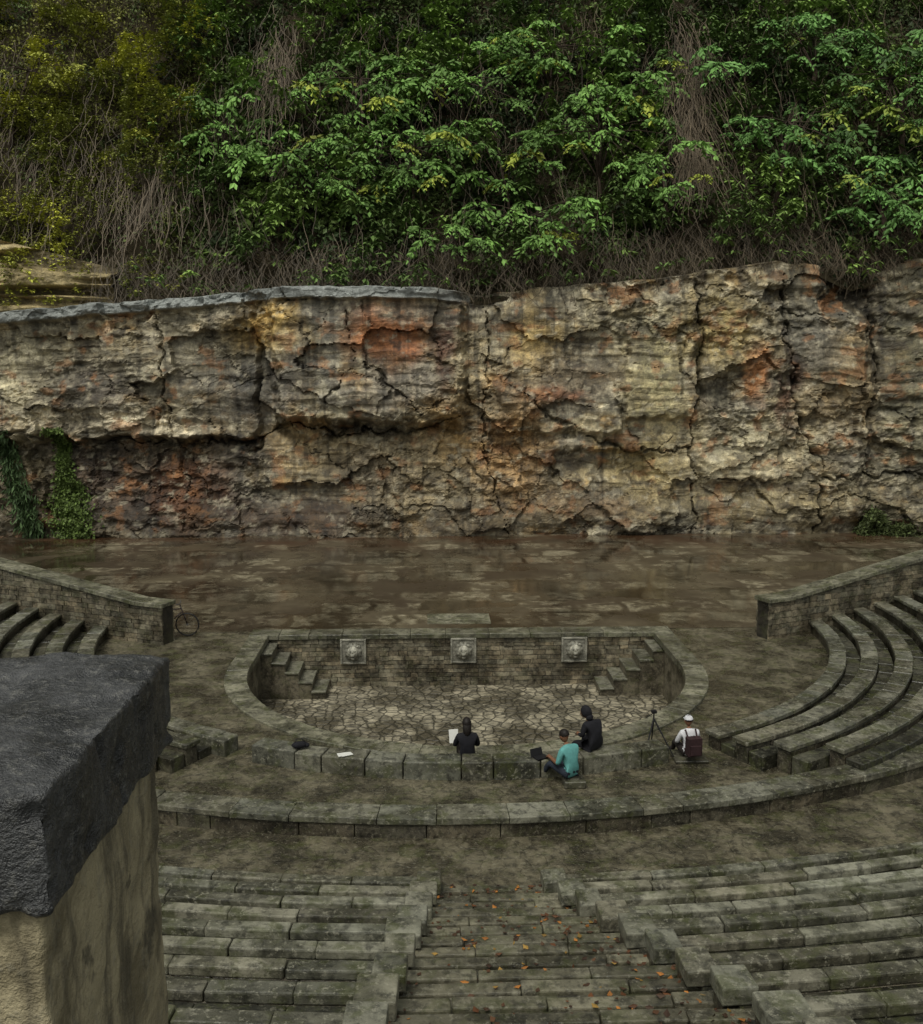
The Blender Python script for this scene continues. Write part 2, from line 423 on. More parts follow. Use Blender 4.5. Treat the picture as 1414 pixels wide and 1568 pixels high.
def pillar_mats():
    m,nt,b=newmat('dark_wet_coping');g=NG(nt);v=g.obj()
    n=g.noise(v,5,5,.7);n2=g.noise(v,45,4,.8);n3=g.noise(v,160,2,.7)
    col=g.mix(g.ramp(n,.35,.68),C(38,39,41),C(74,75,77));col=g.mix(g.ramp(n2,.5,.72,0,.7),col,C(116,115,111))
    col=g.mix(g.ramp(n2,.46,.34,0,.6),col,C(22,22,23))
    col=g.mix(g.ramp(g.noise(v,9,4,.7,1),.6,.75,0,.4),col,C(56,58,44))
    g.l(col,b.inputs['Base Color']);g.l(g.ramp(n,.3,.7,.25,.6),b.inputs['Roughness'])
    g.l(g.bump(g.math('ADD',n2,g.math('MULTIPLY',n3,.6)),.8,.015),b.inputs['Normal'])
    m2,nt,b=newmat('stained_plaster');g=NG(nt);v=g.obj()
    n=g.noise(v,4.5,5,.7,.4);st=g.noise(g.mapv(v,(7,7,1.2)),1.8,4,.65,.15);n2=g.noise(v,28,4,.8)
    col=g.mix(g.ramp(n,.38,.62),C(112,103,80),C(166,155,126))
    col=g.mix(g.ramp(n2,.48,.7,0,.5),col,C(128,124,110))
    col=g.mix(g.ramp(st,.47,.64,0,.7),col,C(66,61,50))
    col=g.mix(g.ramp(g.noise(v,8,4,.7),.58,.68,0,.7),col,C(52,49,41))
    g.l(col,b.inputs['Base Color']);b.inputs['Roughness'].default_value=.8
    g.l(g.bump(g.math('ADD',n2,g.math('MULTIPLY',n,.6)),.8,.015),b.inputs['Normal'])
    return m,m2
MP1,MP2=pillar_mats()
e=empty('stone_gate_pillar')
rough_box('coping',-2.35,-1.485,1.38,2.08,6.78,6.98,MP1,.026,.014,.014,e,.0,3)
rough_box('shaft',-2.32,-1.515,1.41,2.05,5.2,6.80,MP2,.02,.025,.012,e,0,9,.03)
# ---------------------------------------------------------------- stage paving
def stage_mat():
    m,nt,b=newmat('wet_stage_paving');g=NG(nt);v=g.obj()
    wn=g.n('ShaderNodeTexNoise');wn.inputs['Scale'].default_value=1.1;wn.inputs['Detail'].default_value=4;g.l(v,wn.inputs['Vector'])
    sc=g.n('ShaderNodeVectorMath',operation='SCALE');sc.inputs['Scale'].default_value=.8;g.l(wn.outputs['Color'],sc.inputs[0])
    ad=g.n('ShaderNodeVectorMath',operation='ADD');g.l(v,ad.inputs[0]);g.l(sc.outputs[0],ad.inputs[1]);w=ad.outputs[0]
    def brick(bw,rh,ms,vec):
        br=g.n('ShaderNodeTexBrick');br.offset=.5;br.inputs['Scale'].default_value=1;br.inputs['Brick Width'].default_value=bw;br.inputs['Row Height'].default_value=rh
        br.inputs['Mortar Size'].default_value=ms;br.inputs['Mortar Smooth'].default_value=1.0
        br.inputs['Color1'].default_value=(0,0,0,1);br.inputs['Color2'].default_value=(1,1,1,1);br.inputs['Mortar'].default_value=(0,0,0,1);g.l(vec,br.inputs['Vector']);return br
    br=brick(1.6,1.5,.25,w);b2=brick(.62,.5,.02,v)
    n1=g.noise(v,.25,4,.6,.3);n2=g.noise(v,3,5,.75);big=g.noise(v,.7,5,.75,.3);n5=g.noise(v,.35,4,.6)
    base=g.mix(g.ramp(n1,.38,.62),C(54,45,34),C(84,76,60))
    base=g.mix(g.ramp(n2,.35,.65,0,.6),base,C(64,56,43))
    sp=g.n('ShaderNodeSeparateColor');g.l(br.outputs['Color'],sp.inputs[0])
    s2=g.n('ShaderNodeSeparateColor');g.l(b2.outputs['Color'],s2.inputs[0])
    f=g.math('MULTIPLY',g.ramp(sp.outputs[0],.05,.6),g.ramp(big,.44,.60))
    f=g.math('MULTIPLY',f,.8)
    col=g.mix(f,base,g.mix(g.ramp(n2,.35,.65),C(110,102,82),C(154,146,124)))
    col=g.mix(1.0,col,g.ramp(s2.outputs[0],0,1,.92,1.07),'MULTIPLY')
    col=g.mix(g.math('MULTIPLY',b2.outputs['Fac'],.2),col,C(40,35,27))
    wet=g.ramp(n5,.42,.56)
    col=g.mix(1.0,col,g.math('SUBTRACT',1.15,g.math('MULTIPLY',wet,.55)),'MULTIPLY')
    sx=g.n('ShaderNodeSeparateXYZ');g.l(v,sx.inputs[0])
    foot=g.math('MULTIPLY',g.ramp(sx.outputs[1],39.0,42.6),g.ramp(g.noise(v,.4,3),.35,.6))
    col=g.mix(g.math('MULTIPLY',foot,.65),col,C(70,47,31))
    g.l(col,b.inputs['Base Color']);g.l(g.math('SUBTRACT',.42,g.math('MULTIPLY',wet,.35)),b.inputs['Roughness'])
    g.l(g.bump(n2,.18,.012),b.inputs['Normal'])
    return m
mb=MB();mb.add([(-36,27.62,.006),(36,27.62,.006),(36,45,.006),(-36,45,.006)],[(0,1,2,3)]);mb.build('stage_floor',stage_mat())
mb=MB();mb.box(-1.0,.9,28.3,29.5,.002,.012,0,1.0);mb.build('stage_hatch_slab',M_cope)
# ---------------------------------------------------------------- cliff
def EX(px): return (px-707)*.0295+.5
def EZ(py): return (820-py)*.0288
tx=[EX(p) for p in(-400,0,130,300,430,650,740,850,1000,1100,1190,1250,1310,1414,1800)]
tz=[EZ(p) for p in(500,487,470,455,441,440,448,436,424,408,396,402,425,392,330)]
def ctop(X): return np.interp(X,tx,tz)+.25*(fbm(np.asarray(X)*1.3,3.1,.5,3)-.5)
patches=[(60,560,90,60,160,152,127,1),(160,585,90,45,70,65,59,.9),(200,648,190,15,168,158,136,.95),(330,520,80,50,132,125,107,.85),(420,500,60,36,164,138,84,.9),
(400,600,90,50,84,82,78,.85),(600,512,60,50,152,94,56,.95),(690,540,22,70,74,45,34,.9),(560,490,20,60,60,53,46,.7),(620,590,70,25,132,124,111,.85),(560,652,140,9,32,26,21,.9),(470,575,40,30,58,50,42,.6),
(190,745,200,75,58,44,36,1),(50,730,45,90,92,84,63,.85),(290,755,50,60,94,62,41,.9),(470,680,60,45,146,125,88,.85),(620,720,130,60,134,120,93,.85),(450,790,140,30,70,52,39,.9),(360,690,60,30,46,38,32,.8),
(820,510,40,60,152,130,84,.9),(735,560,30,70,160,147,118,.85),(870,580,60,50,104,92,74,.85),(835,605,50,15,110,66,44,.85),(790,680,60,90,150,118,78,.85),(905,650,90,9,168,156,127,.95),(920,700,90,16,54,46,39,.9),
(1000,560,55,90,146,138,105,.95),(1000,720,80,50,138,124,87,.85),(1100,500,60,60,146,129,84,.85),(1155,570,24,38,158,108,68,.95),(1212,600,16,95,72,46,34,.95),(1160,680,90,50,146,139,116,.9),(1255,520,45,60,96,92,82,.85),
(1290,600,60,80,114,100,76,.85),(1300,440,55,42,28,25,22,.97),(1400,560,50,170,86,83,66,.9),(1130,770,220,34,134,121,90,.8),(700,800,160,22,112,97,74,.7),(1070,560,8,140,60,53,45,.7),(1340,520,20,80,60,55,46,.7),
(1250,728,170,7,168,157,130,.85),(1150,745,110,9,70,59,48,.6),(900,770,90,24,116,90,62,.6),(230,560,40,30,150,143,123,.7),(520,520,22,60,112,111,103,.7),(920,490,40,40,150,141,115,.7),(640,480,50,16,120,113,99,.7),(690,650,40,60,152,124,80,.6),(560,720,40,50,92,84,72,.7),(1040,640,40,30,156,144,110,.6)]
def PL(*p): return [(EX(a),EZ(b)) for a,b in p]
cracks=[(PL((262,440),(266,600),(280,680),(310,830)),.06,.22),(PL((745,430),(752,520),(740,620),(748,700),(778,830)),.06,.25),(PL((1066,420),(1072,520),(1060,640),(1066,820)),.06,.25),
(PL((540,470),(545,560),(505,610)),.06,.2),(PL((0,655),(120,662),(260,676),(410,672)),.13,.35),(PL((400,690),(430,640),(520,660),(620,655),(710,635)),.18,.42),
(PL((790,585),(850,640),(960,690),(1060,685)),.08,.28),(PL((1065,728),(1180,735),(1420,722)),.07,.25),
(PL((1195,420),(1205,520),(1225,640),(1260,700),(1252,830)),.09,.32),(PL((1330,400),(1345,560),(1330,700)),.09,.26),(PL((1100,440),(1200,470),(1290,480)),.06,.2),(PL((560,545),(640,625),(705,600)),.06,.25)]
def cliff_surface(X,Z,T):
    wx=X+(fbm(X*.7,Z*.7,1.7,5)-.5)*2.6;wz=Z+(fbm(X*.7,Z*.7,9.7,5)-.5)*2.0
    cx=X+(fbm(X*1.6,Z*1.6,4.7,4)-.5)*.9;cz=Z+(fbm(X*1.6,Z*1.6,6.7,4)-.5)*.8
    f1,f2,cid=voro(cx*.38+3,cz*.55+5,3)
    g1,g2,gid=voro(cx*1.0+1,cz*1.7+2,11)
    rough=sstep(.42,.62,fbm(X*.3,Z*.4,8.8,3))
    rg=ridge(X*.8,Z*1.2,5.5,5)
    d=1.1*(fbm(X*.22,Z*.3,2.2,3)-.5)+(cid-.5)*.6+(gid-.5)*.18*(.2+rough)+(fbm(X*2.0,Z*3.0,5.1,5)-.5)*.44*(.18+rough)-(rg-.6)*.28*(.25+rough)
    st=fbm(X*.12,Z*1.9+fbm(X*.4,Z*.3,1,2)*1.6,7.3,4);d+=(st-.5)*.4
    m1=sstep(.50,.60,fbm(X*.5,Z*.5,13.3,3))
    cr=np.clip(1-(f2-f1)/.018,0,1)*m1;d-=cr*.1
    for pts,wd,dp in cracks:
        best=np.full(X.shape,9.0)
        for (ax,az),(bx_,bz) in zip(pts[:-1],pts[1:]):
            ux,uz=bx_-ax,bz-az;t=np.clip(((cx-ax)*ux+(cz-az)*uz)/(ux*ux+uz*uz),0,1)
            best=np.minimum(best,np.hypot(cx-ax-t*ux,cz-az-t*uz))
        wv=wd*(.2+1.4*sstep(.35,.65,fbm(X*1.2,Z*1.2,33.3,2)))
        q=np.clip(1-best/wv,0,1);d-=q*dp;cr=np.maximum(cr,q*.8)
    def bx(px0,px1,py0,py1,s=.25): return sstep(EX(px0)-s,EX(px0)+s,cx)*(1-sstep(EX(px1)-s,EX(px1)+s,cx))*sstep(EZ(py1)-s,EZ(py1)+s,cz)*(1-sstep(EZ(py0)-s,EZ(py0)+s,cz))
    d+=1.1*bx(430,710,430,640,.3)-.45*bx(430,710,640,668,.2)
    d+=.6*bx(-200,400,460,664,.12)-.25*bx(-200,390,668,692,.12)
    d+=.4*bx(955,1065,455,640,.15)+.5*bx(1230,1330,470,800,.5)-.7*bx(1265,1335,400,470,.4)
    d+=.45*bx(760,950,590,660,.2)-.45*bx(850,1000,690,730,.2)+.35*bx(1075,1200,540,735,.2)
    d+=.35*bx(-200,2000,770,900,.5)*fbm(X*1.2,Z,3,3)
    d+=sstep(19.0,23.5,X)*1.6
    base=s2l((126,115,91));col=np.ones(X.shape+(3,))*base
    for f,ss,c,(a,b) in ((.7,22.1,(146,118,74),(.55,.67)),(.6,31.1,(118,116,108),(.54,.64)),(1.0,41.1,(58,51,43),(.56,.65)),(1.6,51.1,(166,158,136),(.58,.67)),(2.6,61.1,(56,50,43),(.59,.67)),(3.1,71.1,(160,152,130),(.61,.69)),(.5,81.1,(94,89,74),(.54,.62))):
        o=sstep(a,b,fbm(X*f,Z*f*1.4,ss,5))[...,None]*.62;col=col*(1-o)+s2l(c)*o
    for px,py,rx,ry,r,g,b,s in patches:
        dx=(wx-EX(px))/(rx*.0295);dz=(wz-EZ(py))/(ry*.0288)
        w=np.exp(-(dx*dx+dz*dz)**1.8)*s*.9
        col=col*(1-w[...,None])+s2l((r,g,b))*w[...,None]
    t=fbm(X*1.1,Z*1.4,12.1,5);t2=fbm(X*4,Z*6,2.1,5)
    k=(.5+1.0*t)*(.58+.84*t2)*(.86+.28*gid)*(.88+.24*cid)
    col=col*k[...,None]
    for f,ss,c,(a,b) in ((2.2,101.1,(52,45,38),(.59,.66)),(2.8,111.1,(160,152,132),(.62,.69)),(1.3,121.1,(132,92,58),(.62,.70))):
        o=sstep(a,b,fbm(X*f,Z*f*1.4,ss,5))[...,None]*.55;col=col*(1-o)+s2l(c)*o
    sk=sstep(.52,.64,fbm(X*2.6,Z*.2,15.5,4))*np.clip(1.15-(T-Z)/7,0,1)
    col=col*(1-.5*sk[...,None])
    sk=sstep(.56,.64,fbm(X*4.6,Z*.25,19.5,4))*sstep(.40,.5,fbm(X*.4,Z*.3,29.5,2))
    col=col*(1-.45*sk[...,None])
    wetb=sstep(3.2,.2,Z+2.2*(fbm(X*.4,Z*.3,44,3)-.5))
    col=col*(1-.4*wetb[...,None])
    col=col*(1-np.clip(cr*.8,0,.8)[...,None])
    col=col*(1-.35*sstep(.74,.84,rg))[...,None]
    cap=sstep(.50,.38,T-Z)*sstep(EX(760),EX(640),X);col=col*(1-cap[...,None])+s2l((114,117,115))*cap[...,None]*(.6+.7*t[...,None])
    d+=sstep(.55,.40,T-Z)*.4*sstep(EX(760),EX(640),X)
    d+=sstep(.9,.2,T-Z)*(-.3)*sstep(EX(640),EX(760),X)
    return d,np.clip(col*1.5,0.004,.75)
NX,NZ=1250,215
gx=np.linspace(-34,34,NX);gv=np.linspace(0,1,NZ)
Xg,Vg=np.meshgrid(gx,gv);Tg=ctop(Xg);Zg=Vg*(Tg+.15)-.15
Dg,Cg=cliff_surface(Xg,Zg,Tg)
Yg=43.75-Dg+.05*Zg
back=np.stack([Xg[-1],Yg[-1]+.6,Zg[-1]+.08],-1)[None];back2=np.stack([Xg[-1],np.full(NX,47.0),Zg[-1]+.2],-1)[None]
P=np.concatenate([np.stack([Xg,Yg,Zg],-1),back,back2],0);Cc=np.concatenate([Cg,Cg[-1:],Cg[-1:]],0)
nr=P.shape[0];idx=np.arange(nr*NX).reshape(nr,NX)
F=np.stack([idx[:-1,:-1],idx[:-1,1:],idx[1:,1:],idx[1:,:-1]],-1).reshape(-1,4)
def cliffmat():
    m,nt,b=newmat('limestone_cliff');g=NG(nt);v=g.obj();a=g.attr()
    n1=g.noise(v,4,5,.75,.3);n2=g.noise(v,15,3,.8)
    col=g.mix(1.0,a,g.ramp(n1,.34,.66,.66,1.3),'MULTIPLY')
    col=g.mix(1.0,col,g.ramp(n2,.32,.68,.8,1.2),'MULTIPLY')
    g.l(col,b.inputs['Base Color']);g.l(g.ramp(n1,.35,.65,.45,.8),b.inputs['Roughness']);b.inputs['Specular IOR Level'].default_value=.4
    g.l(g.bump(g.math('ADD',n1,g.math('MULTIPLY',n2,.4)),.7,.09),b.inputs['Normal'])
    return m
MC=cliffmat()
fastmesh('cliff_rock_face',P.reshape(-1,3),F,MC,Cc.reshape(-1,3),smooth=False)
def cliffY(X,Z):
    i=np.clip(((np.asarray(X)+34)/68*(NX-1)).astype(int),0,NX-1);T=Tg[0,i]
    j=np.clip(((np.asarray(Z)+.15)/(T+.15)*(NZ-1)).astype(int),0,NZ-1)
    return Yg[j,i]
ox=np.linspace(-26,-15.0,150);oz=np.linspace(0,1,60);OX,OV=np.meshgrid(ox,oz)
OZ=9.9+OV*(3.1-.24*np.clip(OX+19.5,0,9));lay=fbm(OX*.15,OZ*2.6,3.3,3)
OY=44.5-.9*sstep(.4,.62,lay)-.6*fbm(OX*1.2,OZ*2,6,4)+.7*OV+.12*np.clip(OX+18.5,0,9)**1.8
oc=(s2l((140,126,92))*(.5+1.1*fbm(OX*1.5,OZ*4,9,4))[...,None])*(1-.6*sstep(.5,.4,lay))[...,None]*1.2
idx=np.arange(60*150).reshape(60,150);F=np.stack([idx[:-1,:-1],idx[:-1,1:],idx[1:,1:],idx[1:,:-1]],-1).reshape(-1,4)
fastmesh('rock_outcrop',np.stack([OX,OY,OZ],-1).reshape(-1,3),F,MC,oc.reshape(-1,3))
# ---------------------------------------------------------------- hillside
def hillY(X,z): return 45.2+(z-ctop(X))/1.55+1.2*(fbm(np.asarray(X)*.25,np.asarray(z)*.25,4.4,3)-.5)
hx=np.linspace(-45,45,180);hs=np.linspace(0,1,70);HX,HS=np.meshgrid(hx,hs)
HZ=ctop(HX)-.4+HS*26;HY=hillY(HX,HZ)
hc=s2l((48,43,31))*(.5+fbm(HX,HZ,3,4))[...,None]
idx=np.arange(70*180).reshape(70,180);F=np.stack([idx[:-1,:-1],idx[:-1,1:],idx[1:,1:],idx[1:,:-1]],-1).reshape(-1,4)
M_hill=leafmat('hill_soil',.95,.1)
fastmesh('hillside_terrain',np.stack([HX,HY,HZ],-1).reshape(-1,3),F,M_hill,hc.reshape(-1,3),smooth=True)
M_leaf=leafmat('leaf_foliage')
def unit(a): return a/np.maximum(np.linalg.norm(a,axis=-1,keepdims=True),1e-6)
def leaves(name,P,D,S,L,W,col,parent=None,mat=None):
    D=unit(D);S=unit(S-(S*D).sum(-1,keepdims=True)*D);N=np.cross(D,S)
    L=np.asarray(L).reshape(-1,1);W=np.asarray(W).reshape(-1,1)
    v0=P;v1=P+D*L*.45+S*W*.5+N*W*.15;v2=P+D*L;v3=P+D*L*.45-S*W*.5+N*W*.15
    V=np.stack([v0,v1,v2,v3],1).reshape(-1,3);n=len(P);F=np.arange(n*4).reshape(n,4)
    return fastmesh(name,V,F,mat or M_leaf,np.repeat(col,4,axis=0),parent=parent)
def HXf(px): return (px-707)*.0327+.65
def HZf(py,Y=49.0): return 7.6+Y*math.tan(math.atan((784-py)/1500)-math.radians(8.5))
dark=s2l((58,74,42));mid=s2l((96,114,62));olive=s2l((130,132,64));brown=s2l((106,92,72));yell=s2l((150,158,60))
def zone(X,Z):
    T=ctop(X)
    left=sstep(HXf(360),HXf(220),X);band=sstep(2.8,.8,Z-T+1.4*(fbm(X*.5,Z*.5,91,3)-.5))
    col_b=np.exp(-((X-HXf(1045)-.1*(Z-18))/.9)**2)*.7+np.exp(-((X-HXf(265))/1.2)**2)*.5*sstep(22,17,Z)+np.exp(-((X-HXf(440))/.7)**2)*.4*sstep(16,20,Z)
    br=np.clip(band*.7+sstep(.55,.64,fbm(X*.4,Z*.25,37,3))*.6+col_b,0,.95)
    return T,left,band,br
N=120000
X=rng.uniform(-30,30,N);s=rng.uniform(0,1,N)**1.05;T0=ctop(X);Z=T0-.2+s*17.5
T,left,band,br=zone(X,Z)
cl=fbm(X*.55,Z*.55,6.6,4)
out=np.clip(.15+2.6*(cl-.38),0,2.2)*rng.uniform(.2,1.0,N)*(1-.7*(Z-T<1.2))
Y=hillY(X,Z)-out
gn=sstep(.42,.58,fbm(X*.4,Z*.4,17.7,3))[:,None]
col=dark*(1-gn)+mid*gn
w=(left*sstep(.35,.5,fbm(X*.5,Z*.5,27,3)))[:,None];col=col*(1-w)+olive*w
isb=(rng.random(N)<br)[:,None];col=np.where(isb,brown*rng.uniform(.4,.95,(N,1)),col)
col=col*rng.uniform(.6,1.3,(N,1))*(.55+.75*sstep(.0,1.4,out))[:,None]  # last factor paints shading into leaf colour: inner leaves darker, outer brighter
D=rng.normal(0,1,(N,3))*.8+np.array([0,-.5,-.4]);S=rng.normal(0,1,(N,3))
L=rng.uniform(.15,.36,N)*(1-.3*left);W=L*rng.uniform(.35,.7,N)*np.where(isb[:,0],.25,1)
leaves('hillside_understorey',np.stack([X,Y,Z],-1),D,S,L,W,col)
def sprigs(name,n,K,Lr,wr,leftzone,outr,droop):
    X=rng.uniform(-30,30,n);Z=ctop(X)+.3+rng.random(n)*17.0
    T,left,band,br=zone(X,Z)
    cl=fbm(X*.6+9,Z*.6,46.6,4)
    m=(left if leftzone else 1-left)*(1-.85*br)*sstep(.38,.50,cl)
    k=rng.random(n)<m;X,Z,cl=X[k],Z[k],cl[k];n=len(X)
    Y=hillY(X,Z)-(outr[0]+(outr[1]-outr[0])*sstep(.4,.66,cl)*rng.uniform(.5,1.1,n))
    th=rng.uniform(0,6.28,(n,1))+np.arange(K)[None]*6.283/K+rng.normal(0,.2,(n,K))
    D=np.stack([np.cos(th),np.sin(th)*.8-.25,np.full((n,K),-droop)+rng.normal(0,.25,(n,K))],-1)
    S=np.stack([-np.sin(th),np.cos(th),rng.normal(0,.2,(n,K))],-1)
    sz=rng.uniform(*Lr,(n,1))
    tint=fbm(X*.35,Z*.35,57.7,3)
    if leftzone: c=s2l((124,130,62))*(1-sstep(.4,.6,tint))[:,None]+s2l((174,176,72))*sstep(.4,.6,tint)[:,None]
    else: c=s2l((82,104,54))*(1-sstep(.4,.6,tint))[:,None]+s2l((120,146,74))*sstep(.4,.6,tint)[:,None]
    c=c*rng.uniform(.5,1.35,(n,1));cc=c[:,None,:]*rng.uniform(.8,1.2,(n,K,1))
    P=np.repeat(np.stack([X,Y,Z],-1)[:,None,:],K,1)+rng.normal(0,.06,(n,K,3))
    Ls=sz*rng.uniform(.7,1.2,(n,K))
    leaves(name,P.reshape(-1,3),D.reshape(-1,3),S.reshape(-1,3),Ls.ravel(),(Ls*wr).ravel(),cc.reshape(-1,3))
sprigs('shrub_mass',14000,8,(.28,.5),.36,False,(.3,2.3),.5)
sprigs('shrub_mass',52000,7,(.13,.25),.55,True,(.3,2.8),.3)
def vines(name,n,xs,zs,spread,Lr,colr,wid=(.005,.013),lift=.9):
    x=rng.normal(xs,spread[0],n) if np.isscalar(xs) else rng.uniform(xs[0],xs[1],n)
    z=rng.normal(zs,spread[1],n) if np.isscalar(zs) else ctop(x)+rng.uniform(zs[0],zs[1],n)
    L=rng.uniform(*Lr,n);wd=rng.uniform(*wid,n);seg=6
    yo=rng.uniform(.1,lift+.3,n);cols=s2l(colr)*rng.uniform(.35,1.3,(n,1));pts=[]
    dx=rng.normal(0,.10,n);ox=np.zeros(n)
    for k in range(seg+1):
        zz=z-L*k/seg;ox=ox+rng.normal(0,.07,n);xx=x+dx*k+ox
        yy=np.minimum(hillY(xx,np.maximum(zz,ctop(xx)))-yo,hillY(xx,np.maximum(z,ctop(xx))))-.1
        pts.append(np.stack([xx,yy,zz],-1))
    A=np.stack(pts,1);o=np.zeros_like(A);o[:,:,0]=wd[:,None]
    V=np.stack([A-o,A+o],2).reshape(-1,3)
    base=(np.arange(n)*(seg+1)*2)[:,None]+(np.arange(seg)*2)[None,:]
    F=np.stack([base,base+1,base+3,base+2],-1).reshape(-1,4)
    fastmesh(name,V,F,M_leaf,np.repeat(cols,(seg+1)*2,axis=0))
vines('dead_vines',3200,(-28,28),(.2,2.4),None,(.4,1.5),(84,74,60))
vines('dead_vines',1700,(-28,28),(2.0,15),None,(.8,2.8),(84,73,58),lift=1.4)
for (a,b,c,d,n) in((1050,90,.6,2.2,420),(1035,230,.5,1.6,220),(255,300,1.8,1.5,260),(430,80,.6,2.0,180),(150,230,1.5,1.4,80)):
    vines('dead_vines',n,HXf(a),HZf(b),(c,d*.7),(1.0,2.6),(100,88,72),lift=1.9)
# ---------------------------------------------------------------- broad-leaved trees
M_bark=plain('bark',C(70,58,48),.9,.5,14)
trees=[(560,110,95,75,15),(705,110,110,85,18),(850,45,120,50,16),(640,235,110,55,15),(480,265,100,55,12),(800,345,95,42,13),(910,205,110,80,19),(990,265,55,50,7),
(1180,190,95,75,15),(1290,290,70,65,14),(1345,110,90,90,17),(1230,30,110,45,12),(370,180,50,70,7),(690,375,60,20,5),(1110,60,60,50,6),(60,90,90,70,9),(985,90,50,60,7),(760,245,60,50,7),(1370,230,50,60,8),(560,300,60,30,5)]
for ti,(px,py,rx,ry,nw) in enumerate(trees):
    e=empty('tree',(0,0,0))
    cx=HXf(px);cz=HZf(py);RX=rx*.0327;RZ=ry*.033
    bx0=cx+random.uniform(-1,1);bz=max(cz-RZ-2.2,float(ctop(bx0))+.3);by=float(hillY(bx0,bz))
    big_=px>1150;tr=1.7 if big_ else 1.0
    mb=MB();crown=(cx,float(hillY(cx,cz))-1.6,cz)
    mid_=((bx0+cx)/2+random.uniform(-.3,.3),(by+crown[1])/2-(.9 if big_ else .3),(bz+cz)/2)
    mb.tube([(bx0,by+.2,bz-.2),mid_,crown],[.09*tr,.07*tr,.04],7)
    Pn=[];Dn=[];Sn=[];Ln=[];Wn=[];Cn=[]
    for w in range(int(nw*1.6)):
        a=random.uniform(0,6.283);r=math.sqrt(random.random())
        x=cx+RX*r*math.cos(a);z=cz+RZ*r*math.sin(a);z=max(z,float(ctop(x))+.3)
        y=float(hillY(x,z))-random.uniform(1.0,3.4)
        mb.tube([mid_ if random.random()<.5 else crown,((x+crown[0])/2,(y+crown[1])/2+.1,(z+crown[2])/2+.15),(x,y,z)],[.03,.02,.01],4)
        sz=random.uniform(.5,1.0);nl=random.randint(6,9);tilt=random.uniform(-.5,.5);tilty=random.uniform(-.7,.1)
        tone=s2l((108,144,72))*random.uniform(.5,1.3)
        if random.random()<.12: tone=s2l((156,168,70))*random.uniform(.6,1.0)
        if ti==15: tone=s2l((146,150,62))*random.uniform(.5,1.1);sz*=.6
        if px>1050: tone=tone*np.array([.74,.82,.9])
        for l in range(nl):
            t=6.283*l/nl+random.uniform(-.35,.35)
            d=unit(np.array([math.cos(t),math.sin(t)*.9-.15,math.cos(t)*tilt+math.sin(t)*tilty*-1+random.uniform(-.3,.25)]))
            side=unit(np.cross(d,[0,0,1.0]));K=4
            lt=tone*random.uniform(.7,1.3);ll=sz*random.uniform(.65,1.15)
            for q in range(1,K+1):
                u=q/K;p=np.array([x,y,z])+d*ll*u+np.array([0,0,-.5*ll*u*u])
                for sg in(-1,1):
                    dd=d*1.0+side*sg*.75+np.array([0,0,-.8])+rng.normal(0,.25,3)
                    Pn.append(p);Dn.append(dd);Sn.append(d+rng.normal(0,.35,3));Ln.append(ll*.46*(1.15-.4*u)*random.uniform(.8,1.2));Wn.append(ll*.2);Cn.append(lt*random.uniform(.85,1.15))
    mb.build('trunk',M_bark,smooth=True,parent=e)
    leaves('crown',np.array(Pn),np.array(Dn),np.array(Sn),np.array(Ln),np.array(Wn),np.array(Cn),parent=e)
# ---------------------------------------------------------------- ivy, bush
def clump(name,n,xf,zf,yoff,L,wr,cols,down=.6):
    x,z=xf,zf;y=cliffY(x,z)-yoff
    D=rng.normal(0,.5,(n,3))+np.array([0,-.4,-down]);S=rng.normal(0,1,(n,3))
    c=s2l(cols)*rng.uniform(.45,1.35,(n,1))
    return leaves(name,np.stack([x,y,z],-1),D,S,rng.uniform(*L,n),rng.uniform(*L,n)*wr,c)
n=5200;z=rng.uniform(0,EZ(650),n);wv=.62*(.8+.35*np.sin(z*1.3))*(1.2-z/9)
clump('ivy',n,EX(122)-.12*z+rng.normal(0,1,n)*wv*.6,z,rng.uniform(.02,.22,n),(.10,.2),.8,(88,106,52))
n=1500;z=rng.uniform(0,EZ(640),n)**1.0
clump('climbing_fern',n,EX(66)-.28*z+rng.normal(0,.28,n),z,rng.uniform(.05,.5,n),(.22,.5),.22,(64,84,50),.9)
n=2600;a=rng.uniform(0,6.283,n);r=np.sqrt(rng.random(n));x=EX(1355)+1.15*r*np.cos(a);z=np.abs(.1+1.15*r*np.sin(a)*(.7+.4*np.cos(a*3)))
clump('shrub',n,x,z,rng.uniform(.1,1.0,n),(.1,.24),.5,(76,86,50),.0)
n=700;x=rng.uniform(EX(1380),EX(1500),n);z=np.abs(rng.normal(0,.35,n));clump('shrub',n,x,z,rng.uniform(.1,.8,n),(.1,.22),.5,(76,82,50),.0)
# ---------------------------------------------------------------- fallen leaves
n=950;x=[];y=[];z=[]
for i in range(n):
    j=max(int(NS*random.random()**.8),1);yy=13.5-SD*(j-1)-random.uniform(.04,SD)
    u=random.betavariate(.9,.65);xx=xl(yy)+(xr(yy)-xl(yy))*u;x.append(xx);y.append(yy);z.append(stz(j)+.014)
A=np.stack([x,y,z],-1);D=rng.normal(0,1,(n,3))*np.array([1,1,.12]);S=np.cross(D,[0,0,1.0])+rng.normal(0,.15,(n,3))
pal=s2l(np.array([(158,104,50),(96,60,36),(74,50,34),(138,110,56),(84,58,40),(64,46,34),(72,54,40),(60,44,34)]))[rng.integers(0,8,n)]
L=rng.uniform(.04,.10,n);leaves('fallen_leaves',A,D,S,L,L*.7,pal*rng.uniform(.6,1.2,(n,1)))
